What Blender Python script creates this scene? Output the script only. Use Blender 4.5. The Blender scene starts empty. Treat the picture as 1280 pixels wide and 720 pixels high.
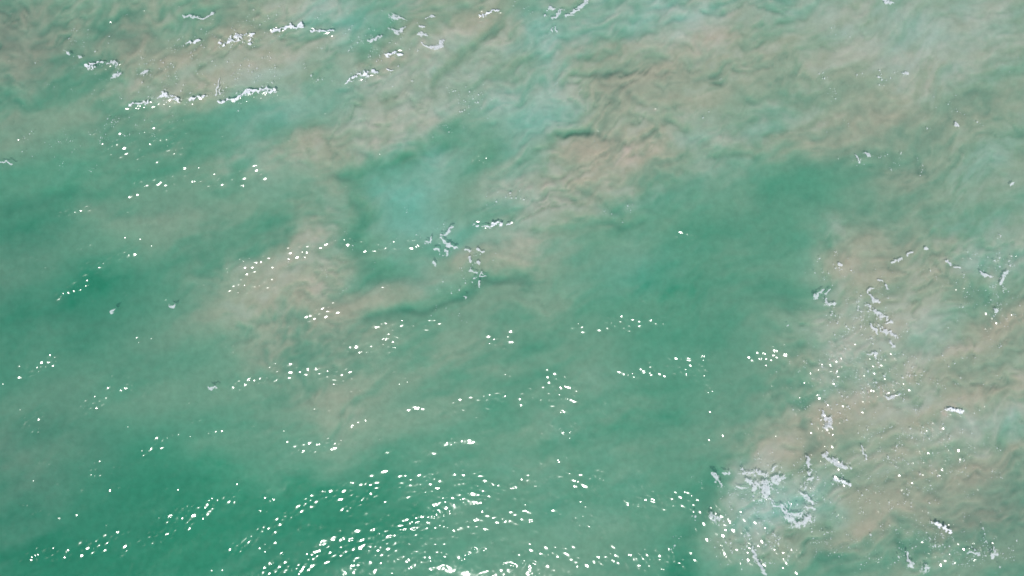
import bpy, math, time
import numpy as np

# ------------------------------------------------------------------ camera, sky, sun, exposure
scene = bpy.context.scene
COL = scene.collection
MPP = 0.0625                      # metres of sea per photograph pixel (1280 x 720 over 80 x 45 m)
CAM_H = 60.0
cam_data = bpy.data.cameras.new('camera')
cam_data.sensor_fit = 'HORIZONTAL'
cam_data.angle = 2 * math.atan(640 * MPP / CAM_H)
cam_data.clip_start, cam_data.clip_end = 0.5, 8000.0
cam = bpy.data.objects.new('camera', cam_data)
cam.location = (0, 0, CAM_H)      # drone hovering over the sea, looking straight down
COL.objects.link(cam)
scene.camera = cam

SUN_EL, SUN_AZ = math.radians(58.5), math.radians(188.0)   # azimuth clockwise from +Y (top of the picture)
to_sun = np.array([math.sin(SUN_AZ) * math.cos(SUN_EL), math.cos(SUN_AZ) * math.cos(SUN_EL), math.sin(SUN_EL)])
world = bpy.data.worlds.new('World')
scene.world = world
world.use_nodes = True
wn = world.node_tree
wn.nodes.clear()
sky = wn.nodes.new('ShaderNodeTexSky')
sky.sky_type = 'NISHITA'
sky.sun_disc = False
sky.sun_elevation = SUN_EL
sky.sun_rotation = SUN_AZ
sky.air_density, sky.dust_density = 1.0, 1.5
bg = wn.nodes.new('ShaderNodeBackground')
bg.inputs['Strength'].default_value = 0.14
wout = wn.nodes.new('ShaderNodeOutputWorld')
wn.links.new(sky.outputs[0], bg.inputs['Color'])
wn.links.new(bg.outputs[0], wout.inputs['Surface'])

sun_data = bpy.data.lights.new('sun', 'SUN')
sun_data.energy = 2.3
sun_data.angle = math.radians(0.53)
sun_data.color = (1.0, 0.965, 0.91)
sun = bpy.data.objects.new('sun', sun_data)
sun.rotation_euler = (math.pi / 2 - SUN_EL, 0, math.pi - SUN_AZ)
sun.location = (-8, -40, 80)
COL.objects.link(sun)

vs = scene.view_settings
scene.display_settings.display_device = 'sRGB'
vs.view_transform, vs.look, vs.exposure, vs.gamma = 'Standard', 'None', 0.0, 1.0
vs.use_curve_mapping = False
cy = scene.cycles
cy.use_denoising = True
cy.denoising_input_passes = 'RGB_ALBEDO_NORMAL'
cy.max_bounces, cy.diffuse_bounces, cy.glossy_bounces, cy.transparent_max_bounces = 6, 2, 2, 16
cy.volume_bounces = 1
cy.sample_clamp_indirect = 4.0

# ------------------------------------------------------------------ noise helpers (numpy)
rng = np.random.default_rng(11)

def spectral(n, beta, kmin=1.0, kmax=1e9, seed=0, aniso=None):
    """periodic gaussian field n x n, unit variance, amplitude ~ k^-beta between kmin and kmax (cycles per tile)"""
    r = np.random.default_rng(seed)
    f = np.fft.fft2(r.standard_normal((n, n)))
    ky = np.fft.fftfreq(n)[:, None] * n
    kx = np.fft.fftfreq(n)[None, :] * n
    k = np.hypot(kx, ky)
    k[0, 0] = 1
    a = k ** -beta * np.exp(-(k / kmax) ** 2) * (1 - np.exp(-(k / kmin) ** 2))
    if aniso is not None:                    # (direction of wave vector, power)
        d, p = aniso
        a = a * (np.abs(np.cos(np.arctan2(ky, kx) - d)) ** p + 0.03)
    a[0, 0] = 0
    g = np.real(np.fft.ifft2(f * a))
    return (g / g.std()).astype(np.float32)

def sample(field, x, y):
    """bilinear periodic lookup, x and y in cells"""
    n, m = field.shape
    x0 = np.floor(x).astype(np.int64); y0 = np.floor(y).astype(np.int64)
    fx = (x - x0).astype(np.float32); fy = (y - y0).astype(np.float32)
    xa, xb, ya, yb = x0 % m, (x0 + 1) % m, y0 % n, (y0 + 1) % n
    return ((field[ya, xa] * (1 - fx) + field[ya, xb] * fx) * (1 - fy)
            + (field[yb, xa] * (1 - fx) + field[yb, xb] * fx) * fy)

def smooth01(t):
    t = np.clip(t, 0, 1)
    return t * t * (3 - 2 * t)

def seg_dist(X, Y, pts, rad):
    """distance to a polyline divided by its local half-width"""
    best = np.full(X.shape, 1e9, np.float32)
    if len(pts) == 1:
        return np.hypot(X - pts[0][0], Y - pts[0][1]) / rad[0]
    for (x0, y0), (x1, y1), r0, r1 in zip(pts[:-1], pts[1:], rad[:-1], rad[1:]):
        dx, dy = x1 - x0, y1 - y0
        t = np.clip(((X - x0) * dx + (Y - y0) * dy) / (dx * dx + dy * dy + 1e-9), 0, 1)
        d = np.hypot(X - x0 - t * dx, Y - y0 - t * dy) / (r0 + (r1 - r0) * t)
        best = np.minimum(best, d)
    return best

def to_world(px, py):
    return (px - 640.0) * MPP, (360.0 - py) * MPP

def stretched(lo, hi, step, far, growth=1.35):
    core = np.arange(lo, hi + step * 0.5, step)
    out, s = [], step
    p = core[-1]
    while p < far:
        s *= growth; p += s; out.append(p)
    out2, s = [], step
    p = core[0]
    while p > -far:
        s *= growth; p -= s; out2.append(p)
    return np.concatenate([np.array(out2[::-1]), core, np.array(out)])

# ------------------------------------------------------------------ materials
def new_mat(name):
    m = bpy.data.materials.new(name)
    m.use_nodes = True
    m.node_tree.nodes.clear()
    return m, m.node_tree.nodes, m.node_tree.links

ABS = (1.05, 0.170, 0.270)          # absorption per metre of the green sea water
SCAT = 0.0

def make_water():
    m, N, L = new_mat('sea_water')
    out = N.new('ShaderNodeOutputMaterial')
    lw = N.new('ShaderNodeLayerWeight'); lw.inputs['Blend'].default_value = 0.5    # Schlick's law, the same from both sides
    pw = N.new('ShaderNodeMath'); pw.operation = 'POWER'; pw.inputs[1].default_value = 5.0
    fr = N.new('ShaderNodeMath'); fr.operation = 'MULTIPLY_ADD'
    fr.inputs[1].default_value, fr.inputs[2].default_value = 0.98, 0.0203
    L.new(lw.outputs['Facing'], pw.inputs[0]); L.new(pw.outputs[0], fr.inputs[0])
    tr = N.new('ShaderNodeBsdfTransparent')
    gl = N.new('ShaderNodeBsdfGlossy')
    gl.inputs['Roughness'].default_value = 0.115
    mx = N.new('ShaderNodeMixShader')
    L.new(fr.outputs[0], mx.inputs[0]); L.new(tr.outputs[0], mx.inputs[1]); L.new(gl.outputs[0], mx.inputs[2])
    L.new(mx.outputs[0], out.inputs['Surface'])
    va = N.new('ShaderNodeVolumeAbsorption')
    mxa = max(ABS)
    va.inputs['Density'].default_value = mxa
    va.inputs['Color'].default_value = tuple(1 - a / mxa for a in ABS) + (1,)
    if SCAT > 0:
        sc = N.new('ShaderNodeVolumeScatter')
        sc.inputs['Color'].default_value = (0.3, 0.9, 0.75, 1)
        sc.inputs['Density'].default_value = SCAT
        ad = N.new('ShaderNodeAddShader')
        L.new(va.outputs[0], ad.inputs[0]); L.new(sc.outputs[0], ad.inputs[1])
        L.new(ad.outputs[0], out.inputs['Volume'])
    else:
        L.new(va.outputs[0], out.inputs['Volume'])
    return m

def make_sediment():
    m, N, L = new_mat('suspended_sand')
    out = N.new('ShaderNodeOutputMaterial')
    at = N.new('ShaderNodeAttribute'); at.attribute_name = 'pale'
    co = N.new('ShaderNodeTexCoord')
    no = N.new('ShaderNodeTexNoise')
    no.inputs['Scale'].default_value = 0.35; no.inputs['Detail'].default_value = 6
    no.inputs['Distortion'].default_value = 1.2
    brown = N.new('ShaderNodeMix'); brown.data_type = 'RGBA'
    brown.inputs['A'].default_value = (0.530, 0.400, 0.288, 1); brown.inputs['B'].default_value = (0.548, 0.408, 0.295, 1)
    L.new(co.outputs['Object'], no.inputs['Vector']); L.new(no.outputs['Fac'], brown.inputs['Factor'])
    def mixc(fac, a, colour, lo, hi):
        r = N.new('ShaderNodeMapRange'); r.clamp = True
        r.inputs['From Min'].default_value, r.inputs['From Max'].default_value = lo, hi
        L.new(fac, r.inputs['Value'])
        m_ = N.new('ShaderNodeMix'); m_.data_type = 'RGBA'
        m_.inputs['B'].default_value = colour
        L.new(r.outputs[0], m_.inputs['Factor']); L.new(a, m_.inputs['A'])
        return m_.outputs['Result']
    c = mixc(at.outputs['Fac'], brown.outputs['Result'], (0.74, 0.55, 0.470, 1), 0, 1)     # pale sand
    c = mixc(at.outputs['Fac'], c, (0.37, 0.268, 0.207, 1), 0, -1)                          # darker sand, also carries painted vignetting and crease shade
    # thin silt is greener, thick silt browner
    st = N.new('ShaderNodeAttribute'); st.attribute_name = 'silt'
    cb = N.new('ShaderNodeCombineXYZ')
    for i, p in enumerate((1.0, 0.20, 0.30)):
        mu = N.new('ShaderNodeMath'); mu.operation = 'MULTIPLY'; mu.inputs[1].default_value = p
        ex = N.new('ShaderNodeMath'); ex.operation = 'EXPONENT'
        L.new(st.outputs['Fac'], mu.inputs[0]); L.new(mu.outputs[0], ex.inputs[0]); L.new(ex.outputs[0], cb.inputs[i])
    ml = N.new('ShaderNodeMix'); ml.data_type = 'RGBA'; ml.blend_type = 'MULTIPLY'; ml.inputs['Factor'].default_value = 1
    L.new(c, ml.inputs['A']); L.new(cb.outputs[0], ml.inputs['B'])
    g = N.new('ShaderNodeTexNoise'); g.inputs['Scale'].default_value = 1.6; g.inputs['Detail'].default_value = 7; g.inputs['Roughness'].default_value = 0.62
    gr = N.new('ShaderNodeMapRange')
    gr.inputs['From Min'].default_value, gr.inputs['From Max'].default_value = 0.25, 0.75
    gr.inputs['To Min'].default_value, gr.inputs['To Max'].default_value = 0.88, 1.12
    L.new(co.outputs['Object'], g.inputs['Vector']); L.new(g.outputs['Fac'], gr.inputs['Value'])
    mg = N.new('ShaderNodeVectorMath'); mg.operation = 'SCALE'
    L.new(ml.outputs['Result'], mg.inputs[0]); L.new(gr.outputs[0], mg.inputs['Scale'])
    df = N.new('ShaderNodeBsdfDiffuse')
    L.new(mg.outputs[0], df.inputs['Color']); L.new(df.outputs[0], out.inputs['Surface'])
    return m

def make_foam(name, albedo, cover):
    """lacy foam: white bubbles with procedural pin-holes"""
    m, N, L = new_mat(name)
    out = N.new('ShaderNodeOutputMaterial')
    co = N.new('ShaderNodeTexCoord')
    vo = N.new('ShaderNodeTexVoronoi'); vo.feature = 'DISTANCE_TO_EDGE'
    vo.inputs['Scale'].default_value = 6.0                                        # bubble rafts and the gaps between them
    no = N.new('ShaderNodeTexNoise')
    no.inputs['Scale'].default_value = 5.0; no.inputs['Detail'].default_value = 5
    gap = N.new('ShaderNodeMapRange'); gap.clamp = True
    gap.inputs['From Min'].default_value, gap.inputs['From Max'].default_value = 0.0, 0.22
    gap.inputs['To Min'].default_value, gap.inputs['To Max'].default_value = 1.0, 0.85
    ns = N.new('ShaderNodeMapRange'); ns.clamp = True
    ns.inputs['From Min'].default_value, ns.inputs['From Max'].default_value = 0.30, 0.62
    ns.inputs['To Min'].default_value, ns.inputs['To Max'].default_value = cover * 0.78, cover
    film = N.new('ShaderNodeAttribute'); film.attribute_name = 'film'
    m1 = N.new('ShaderNodeMath'); m1.operation = 'MULTIPLY'
    m2 = N.new('ShaderNodeMath'); m2.operation = 'MULTIPLY'
    df = N.new('ShaderNodeBsdfDiffuse')
    df.inputs['Color'].default_value = (albedo, albedo, albedo * 0.98, 1)
    tr = N.new('ShaderNodeBsdfTransparent')
    mx = N.new('ShaderNodeMixShader')
    L.new(co.outputs['Object'], no.inputs['Vector']); L.new(co.outputs['Object'], vo.inputs['Vector'])
    L.new(no.outputs['Fac'], ns.inputs['Value']); L.new(vo.outputs['Distance'], gap.inputs['Value'])
    L.new(ns.outputs[0], m1.inputs[0]); L.new(gap.outputs[0], m1.inputs[1])
    L.new(m1.outputs[0], m2.inputs[0]); L.new(film.outputs['Fac'], m2.inputs[1])
    L.new(m2.outputs[0], mx.inputs[0]); L.new(tr.outputs[0], mx.inputs[1]); L.new(df.outputs[0], mx.inputs[2])
    L.new(mx.outputs[0], out.inputs['Surface'])
    return m

M_WATER, M_SAND = make_water(), make_sediment()
M_FOAM = make_foam('old_grey_foam', 0.97, 0.66)
M_CREST = make_foam('white_foam_with_glint', 0.97, 1.0)  # opaque white also stands in for sun glints on the crests
M_FLECK = make_foam('foam_bubbles', 0.97, 0.72)

def grid_faces(nx, ny):
    i = np.arange(ny - 1)[:, None] * nx + np.arange(nx - 1)[None, :]
    i = i.ravel()
    return np.stack([i, i + 1, i + nx + 1, i + nx], 1)

def mesh_from(name, verts, faces, mat, normals=None, smooth=True, film=None):
    """faces: (n,k) int array, or a list of such arrays"""
    blocks = faces if isinstance(faces, list) else [faces]
    me = bpy.data.meshes.new(name)
    me.vertices.add(len(verts))
    me.vertices.foreach_set('co', np.ascontiguousarray(verts, np.float32).ravel())
    loops = np.concatenate([b.ravel() for b in blocks]).astype(np.int32)
    sizes = np.concatenate([np.full(len(b), b.shape[1], np.int32) for b in blocks])
    me.loops.add(len(loops))
    me.loops.foreach_set('vertex_index', loops)
    me.polygons.add(len(sizes))
    me.polygons.foreach_set('loop_start', np.concatenate([[0], np.cumsum(sizes)[:-1]]).astype(np.int32))
    me.update(calc_edges=True)
    me.polygons.foreach_set('use_smooth', np.full(len(sizes), smooth))
    me.materials.append(mat)
    if normals is not None:
        me.normals_split_custom_set_from_vertices(np.ascontiguousarray(normals, np.float32))
    if film is not None:
        at = me.attributes.new('film', 'FLOAT', 'POINT')
        at.data.foreach_set('value', np.ascontiguousarray(film, np.float32))
    me.update()
    return me

def link(name, me, kind=None, label=None, category=None, group=None):
    o = bpy.data.objects.new(name, me)
    COL.objects.link(o)
    if kind: o['kind'] = kind
    if label: o['label'] = label
    if category: o['category'] = category
    if group: o['group'] = group
    return o

# ------------------------------------------------------------------ the stirred-up sand under the water
# How near to the surface the sand hangs, 0 (clear deep green) .. 9 (brown, just under the surface);
# one digit for every 2.5 m of sea, rows from far to near.
SILT = """
66556678876456764565665566766777
64457767665568774667678556776567
64456887653466675567886556887555
54455433334676344578865466767655
44454445577765346678745666776655
32333455444344455788665432344555
12343344355423356886433322345545
44445544366434445433223324667655
43212356676434555433334413677667
21122356776654445432211224677667
23234556766554444321111235677778
23333334665544554433222245677778
33334344455544434444333356667776
33322333346544444444334467666775
54321122334444444444324677778875
33221111222233334433324656788764
22111112111222333333235555676544
21111112111122233333223332345544
""".split()
G = np.array([[float(c) for c in r] for r in SILT], np.float32)

SP = 2.5                                           # grid step, photograph pixels
sx = stretched(-330, 1610, SP, 16000)
sy = stretched(-270, 990, SP, 16000)
PX, PY = np.meshgrid(sx, sy)
PX = PX.astype(np.float32); PY = PY.astype(np.float32)
NX, NY = len(sx), len(sy)

n1 = spectral(1024, 2.2, 4, 26, 1)                 # stream functions of the turbulence
n2 = spectral(1024, 1.6, 14, 80, 2)
fb = spectral(1024, 1.5, 8, 240, 3)
fb2 = spectral(1024, 1.1, 30, 260, 4)
fb3 = spectral(1024, 1.3, 2, 60, 5)

def curl(f, x, y, s, e=1.0):
    dx = (sample(f, (x + e) / s, y / s) - sample(f, (x - e) / s, y / s))
    dy = (sample(f, x / s, (y + e) / s) - sample(f, x / s, (y - e) / s))
    return dy / (2 * e), -dx / (2 * e)

def advect(x, y, steps, a1, a2, mean):
    x = x.copy(); y = y.copy()
    for _ in range(steps):
        u, v = curl(n1, x, y, 1.6, 2.0)
        u2, v2 = curl(n2, x, y, 1.6, 1.0)
        x += np.clip(a1 * u + a2 * u2, -6, 6) + mean[0]
        y += np.clip(a1 * v + a2 * v2, -6, 6) + mean[1]
    return x, y

def coarse(x, y):
    gx = np.clip(x / 40 - 0.5, -0.5, 31.5); gy = np.clip(y / 40 - 0.5, -0.5, 17.5)
    Gp = np.pad(G, 2, mode='edge')
    gx = gx + 2; gy = gy + 2
    x0 = np.floor(gx).astype(int); y0 = np.floor(gy).astype(int)
    fx = gx - x0; fy = gy - y0
    def w(t):
        return [(1 - t) ** 3 / 6, (3 * t ** 3 - 6 * t ** 2 + 4) / 6, (-3 * t ** 3 + 3 * t ** 2 + 3 * t + 1) / 6, t ** 3 / 6]
    wx, wy = w(fx), w(fy)
    out = 0
    for j in range(4):
        for i in range(4):
            out = out + wx[i] * wy[j] * Gp[np.clip(y0 + j - 1, 0, Gp.shape[0] - 1), np.clip(x0 + i - 1, 0, Gp.shape[1] - 1)]
    return out

AX, AY = advect(PX, PY, 12, 50, 3, (0.0, 0.0))     # gentle stirring of the measured layout
S = coarse(AX, AY)
S = S - 1.5 * np.exp(-((PX - 210) / 260) ** 2 - ((PY - 645) / 85) ** 2) - 0.6 * np.exp(-((PX - 130) / 130) ** 2 - ((PY - 350) / 60) ** 2)
for gx0, gy0, grx, gry, ga in ((1150, 520, 170, 200, 2.0), (40, 310, 70, 60, -.9), (1130, 70, 260, 120, .1), (1046, 645, 40, 24, -3.0), (560, 565, 80, 30, -.8), (26, 250, 40, 20, 1.0), (550, 95, 20, 25, 1.5), (1236, 620, 60, 40, .9), (1110, 545, 60, 40, .8), (545, 80, 120, 65, 2.0), (160, 60, 60, 40, .9), (1250, 450, 60, 40, .8), (960, 375, 60, 30, .4), (1190, 110, 130, 110, 1.1), (1080, 40, 120, 60, .6), (1010, 150, 60, 40, .5), (140, 55, 150, 70, .8),
                               (1080, 310, 80, 50, 1.2), (230, 440, 260, 60, -.6), (560, 590, 200, 60, -.7), (1020, 690, 80, 40, 2.2), (880, 415, 120, 60, .5)):
    S = S + ga * np.exp(-((PX - gx0) / grx) ** 2 - ((PY - gy0) / gry) ** 2)
S = 4.8 + (S - 4.6) * 1.08
S = np.where(S < 4, 4 - (4 - S) * 1.18, S)
BX, BY = advect(PX, PY, 9, 48, 2.5, (-1.0, 0.35))    # long drawn-out filaments
ca, sa = math.cos(math.radians(22)), math.sin(math.radians(22))
U, W = BX * ca - BY * sa, BX * sa + BY * ca          # along and across the drift
fil = sample(fb, U * 0.24, W * 0.80)
fine = sample(fb2, U * 0.20 + 31, W * 0.60)
UA, WA = AX * ca - AY * sa, AX * sa + AY * ca
bil = sample(fb, UA * 0.36 + 300, WA * 0.80 + 77)
calm = smooth01((S - 0.4) / 4.5)
plume = smooth01((S - 4.0) / 2.5)
fold = np.exp(-(np.abs(bil) / 0.16) ** 2) * smooth01(0.5 + 1.2 * fil)
silt = calm * (0.85 * fil + 0.30 * fine) + plume * (0.45 * np.maximum(bil, -0.6) - 0.8 * fold)
curd = np.clip(sample(fb2, UA * 0.45 + 400, WA * 0.75), -1.6, 1.6)
silt = silt + 0.15 * sample(fb3, PX * 0.5, PY * 0.8) + (0.14 + 0.40 * plume) * curd
ribm = sum(a_ * np.exp(-((PX - x_) / rx_) ** 2 - ((PY - y_) / ry_) ** 2) for x_, y_, rx_, ry_, a_ in (
    (745, 170, 95, 85, 1.0), (830, 105, 60, 40, .8), (690, 245, 60, 40, .9), (1110, 80, 90, 45, .5), (900, 70, 50, 40, .6), (520, 90, 70, 45, .5), (1200, 570, 80, 60, .5), (400, 350, 80, 60, .3)))
ph = (WA + 0.0016 * (UA - 640) ** 2 * 0.35) * (2 * math.pi / 22) + 1.6 * fil + 1.0 * bil
rib = np.exp(-(np.sin(ph / 2) / 0.30) ** 2) * smooth01(0.45 + 0.9 * curd + 0.5 * fil)
silt = silt - 1.8 * ribm * rib + (1 - plume) * 0.55 * sample(fb, U * 0.20 + 200, W * 0.48 + 90)
relief = (0.25 + 0.75 * plume) * calm * (0.034 * np.clip(bil, -1.5, 1.5) + 0.022 * curd + 0.024 * np.clip(fil, -1.5, 1.5) - 0.06 * fold - 0.06 * ribm * rib)

# billow fronts, creases and arms that can be singled out
STROKES = [  # points, half-width, amount
    ([(925, 48), (850, 90), (790, 140), (735, 195), (680, 252)], 50, 1.6),
    ([(640, 45), (565, 108), (475, 158), (345, 186)], 24, 1.2),
    ([(408, 225), (385, 262), (350, 320), (368, 366), (420, 385), (480, 372), (530, 350), (572, 325), (655, 317)], 21, 2.4),
    ([(1075, 380), (1130, 450), (1120, 540), (1080, 610)], 55, 1.0),
    ([(1180, 470), (1220, 540), (1190, 610)], 50, 0.9),
    ([(700, 60), (640, 140), (585, 215), (510, 262)], 20, -0.9),
    ([(436, 250), (432, 300), (458, 338), (520, 345), (560, 325)], 13, -1.1),
    ([(612, 36), (585, 62), (563, 92), (547, 120)], 8, -3.6),
    ([(640, 38), (598, 76), (575, 108)], 17, 1.3),
    ([(590, 44), (556, 82), (520, 115), (470, 135)], 15, 1.3),
    ([(335, 186), (400, 184), (470, 170), (545, 146)], 11, 2.0),
    ([(420, 212), (500, 194), (565, 165)], 12, -1.7),
    ([(445, 255), (440, 295), (465, 335)], 15, -1.2),
    ([(700, 107), (740, 95), (790, 84), (835, 84)], 6, -2.4),
    ([(775, 92), (820, 102), (852, 116)], 9, 1.6),
    ([(755, 103), (800, 116), (842, 132)], 5, -2.2),
    ([(770, 118), (808, 128), (835, 140)], 7, 1.2),
    ([(785, 134), (830, 143), (858, 150)], 5, -2.0),
    ([(690, 168), (740, 165), (785, 170), (812, 160), (836, 146)], 5, -2.8),
    ([(730, 150), (770, 156), (800, 150)], 9, 1.2),
    ([(650, 198), (700, 176), (735, 160)], 7, -1.5),
    ([(655, 235), (690, 215), (740, 208), (785, 225)], 12, 1.1),
    ([(690, 214), (730, 230), (765, 252)], 5, -1.3),
    ([(660, 240), (700, 236), (735, 256)], 4, -1.1),
    ([(650, 262), (700, 264), (735, 262)], 12, 1.2),
    ([(640, 288), (690, 287), (740, 282), (800, 262)], 9, -1.6),
    ([(455, 400), (520, 386), (560, 373), (595, 356), (655, 351)], 9, -2.6),
    ([(400, 385), (470, 374), (530, 350), (565, 328)], 11, 1.0),
    ([(570, 318), (610, 312), (655, 318)], 12, 1.6),
    ([(972, 345), (1002, 352), (1010, 366)], 17, -1.0),
    ([(1000, 478), (1007, 530), (1006, 588)], 9, -2.2),
    ([(945, 575), (970, 555), (990, 572)], 20, 1.6),
    ([(884, 605), (870, 655), (862, 716)], 18, -2.2),
    ([(1002, 370), (1008, 425), (990, 475)], 12, -1.2),
    ([(905, 610), (900, 660), (905, 700)], 16, 1.0),
    ([(985, 672), (1015, 684), (1050, 690)], 17, -2.0),
    ([(1232, 466), (1258, 463), (1285, 466)], 5, -2.0),
    ([(1180, 455), (1230, 445), (1285, 442)], 20, 2.0),
    ([(1055, 318), (1078, 300), (1100, 290)], 14, 1.6),
    ([(1055, 362), (1078, 366)], 13, 1.2),
    ([(1132, 600), (1150, 622), (1160, 645)], 22, 1.2),
    ([(1190, 560), (1230, 545), (1265, 560)], 10, -1.2),
    ([(1050, 60), (1100, 68), (1160, 92)], 16, 1.1),
    ([(885, 60), (905, 45), (926, 48)], 12, 1.3),
    ([(884, 84), (905, 100), (930, 112)], 8, -1.5),
    ([(890, 168), (915, 172), (925, 185)], 14, 1.7),
    ([(890, 196), (915, 194), (932, 196)], 6, -1.8),
    ([(0, 262), (40, 258), (90, 240)], 14, -1.4),
    ([(105, 272), (150, 292), (230, 276)], 14, 1.3),
    ([(0, 580), (40, 572), (95, 555)], 20, 1.2),
    ([(300, 330), (345, 318), (395, 322)], 24, 1.2),
    ([(400, 500), (420, 492), (440, 500)], 22, 1.0),
    ([(150, 55), (200, 62), (250, 70)], 16, 1.0),
    ([(170, 118), (215, 100), (260, 92)], 18, 1.2),
    ([(865, 158), (880, 176), (880, 150)], 10, -1.0),
    ([(980, 205), (1040, 196), (1110, 208), (1170, 212)], 13, -1.3),
    ([(1010, 258), (1050, 262), (1085, 262)], 9, -1.0),
]
wob = 7.0
WX = PX + wob * sample(fb3, PX * 0.8 + 11, PY * 0.8) + 2 * sample(fb, PX * 0.9, PY * 0.9 + 40)
WY = PY + wob * sample(fb3, PX * 0.8, PY * 0.8 + 91) + 2 * sample(fb, PX * 0.9 + 70, PY * 0.9)
crease_shade = np.zeros_like(S)
for pts, w, a in STROKES:
    d = seg_dist(WX, WY, pts, [w] * len(pts))
    S = S + a * (0.8 if a > 0 else 0.55) * np.exp(-0.9 * d * d)
    if a < 0:
        relief = relief + 0.022 * a * np.exp(-1.4 * d * d)
        crease_shade = crease_shade + 0.13 * a * np.exp(-1.2 * d * d)          # shade of the creases, painted into the sand colour

# patches where the bottom itself is pale sand
PALE = [(512, 240, 40, 38, .95), (488, 285, 40, 24, .6), (560, 200, 30, 40, .5), (560, 292, 55, 22, .4),
        (840, 12, 60, 28, .8), (670, 30, 32, 36, .6), (690, 95, 26, 45, .5), (740, 20, 50, 30, .4),
        (872, 168, 42, 20, .6), (905, 215, 60, 24, .3), (1150, 60, 70, 45, .25), (975, 650, 75, 50, .9),
        (1060, 480, 45, 70, .15), (350, 130, 60, 22, .5), (60, 225, 70, 30, .35), (450, 100, 60, 30, .5),
        (1220, 520, 45, 30, .15), (1130, 500, 110, 120, .0), (1240, 20, 60, 30, .2), (640, 140, 45, 60, .55), (1050, 430, 45, 50, .25),
        (1040, 10, 60, 30, .3), (420, 20, 60, 30, .5), (500, 340, 60, 30, .4), (780, 330, 80, 30, .2)]
pale = np.zeros_like(S)
for x, y, rx, ry, a in PALE:
    pale = pale + a * np.exp(-((WX - x) / rx) ** 2 - ((WY - y) / ry) ** 2)
DIM = [(12, 40, 70, 70, -.5), (770, 165, 90, 75, .16), (1086, 300, 50, 40, .16), (560, 95, 60, 40, .1), (1180, 500, 110, 130, .08), (20, 330, 150, 300, -.35), (40, 600, 230, 120, -.5), (1260, 640, 110, 90, -.5), (1015, 690, 60, 25, -.4), (180, 60, 260, 90, -.08),  # lens vignetting painted into the sand as darker edges, plus local lightening
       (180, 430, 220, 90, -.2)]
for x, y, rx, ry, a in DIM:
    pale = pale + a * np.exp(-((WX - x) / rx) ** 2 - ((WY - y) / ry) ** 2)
pale = pale + plume * (0.07 + 0.14 * sample(fb, U * 0.30 + 700, W * 0.70 + 50) + 0.09 * curd - 0.30 * ribm * rib - 0.2 * fold)   # lighter and darker sand, with shade painted into ribs and folds
pale = np.clip(pale + crease_shade + 0.08 * sample(fb3, PX * 0.7, PY * 0.7), -1, 1)

# the cloud tops follow the broad layout; wisps too thin to have a top of their own only thicken or thin the silt
RED = np.array([.041, .092, .121, .144, .172, .210, .250, .286, .311, .326, .334])
def log_red(s):
    return np.log(np.interp(np.clip(s, -0.2, 10), np.arange(11), RED))
S = np.minimum(np.logaddexp(0, 1.6 * S) / 1.6, 9.6)
depth = (math.log(0.340) - log_red(S)) / (2.08 * ABS[0])
relief = np.clip(relief, -0.25, 0.03)
Z = -(0.19 + depth)
dense = np.clip(sum(np.exp(-((PX - x_) / rx_) ** 2 - ((PY - y_) / ry_) ** 2) for x_, y_, rx_, ry_ in (
    (1120, 480, 140, 150), (1190, 590, 110, 90), (775, 160, 120, 90), (540, 90, 100, 60), (1100, 90, 110, 60))), 0, 1)
murk = smooth01((PX - 930) / 120) * smooth01((340 - PY) / 80)   # the upper right is soft, even murk
silt = silt * (1 - 0.45 * murk)
relief = relief * (1 - 0.5 * murk)
silt = np.where(silt < 0, silt * (1 - 0.5 * dense), silt)      # the thickest clouds have few gaps
silt = np.minimum(log_red(S + silt) - log_red(S), 0.14)               # log change of red reflectance
Xw, Yw = to_world(PX, PY)

gy_, gx_ = np.gradient(Z + 2.2 * relief, sy * -MPP, sx * MPP)
Z = Z + relief
SOFT = 0.6                                         # a cloud has no hard skin: its shading is softer than its shape
nrm = np.stack([-gx_ * SOFT, -gy_ * SOFT, np.ones_like(Z)], -1)
nrm /= np.linalg.norm(nrm, axis=-1, keepdims=True)

# FIELD-END
SEEDS = [  # plumes that can be told apart, by their middle
    (760, 150, 'brown sand plume with finger-like ridges drifting at the upper middle'),
    (520, 90, 'brown plume cut by a dark narrow crease at upper middle left'),
    (420, 180, 'thin pale brown arm of sand trailing below the white wavelet'),
    (210, 85, 'greyish brown sand cloud under the breaking wavelets at the upper left'),
    (350, 370, 'broad dull brown sand cloud left of the middle'),
    (490, 375, 'curved band of pale sand hooked around the turquoise pool'),
    (420, 505, 'small faint brown cloud below the brightest left glints'),
    (1080, 110, 'wide hazy brown sand plume at the upper right'),
    (1080, 310, 'pinkish brown cloud edge above the foam lines on the right'),
    (1150, 570, 'large brown sand cloud under the foam at the lower right'),
    (960, 570, 'small brown cloud beside the largest foam patch'),
    (30, 80, 'grey brown sand cloud in the upper left corner'),
    (30, 580, 'faint brown cloud at the lower left edge'),
    (900, 60, 'rounded olive brown plume head right of the ridged plume'),
    (1240, 450, 'brown sand cloud with a dark crease at the right edge'),
    (640, 350, 'dim brown wisp under the small scattered foam pieces'),
]
faces = grid_faces(NX, NY)[:, ::-1]
seed = np.array([(s[0], s[1]) for s in SEEDS], np.float32)
from_seed = np.stack([np.hypot(WX - a, (WY - b) * 1.4) for a, b in seed], -1).argmin(-1)
inframe = (PX > -60) & (PX < 1340) & (PY > -60) & (PY < 780)
Ssm = S
owner_v = np.where((Ssm > 4.9) & inframe, from_seed, -1)
fo = owner_v.ravel()[faces[:, 0]]
V = np.stack([Xw, Yw, Z], -1).reshape(-1, 3)
NR = nrm.reshape(-1, 3)
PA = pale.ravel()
SI = silt.ravel()
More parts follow.
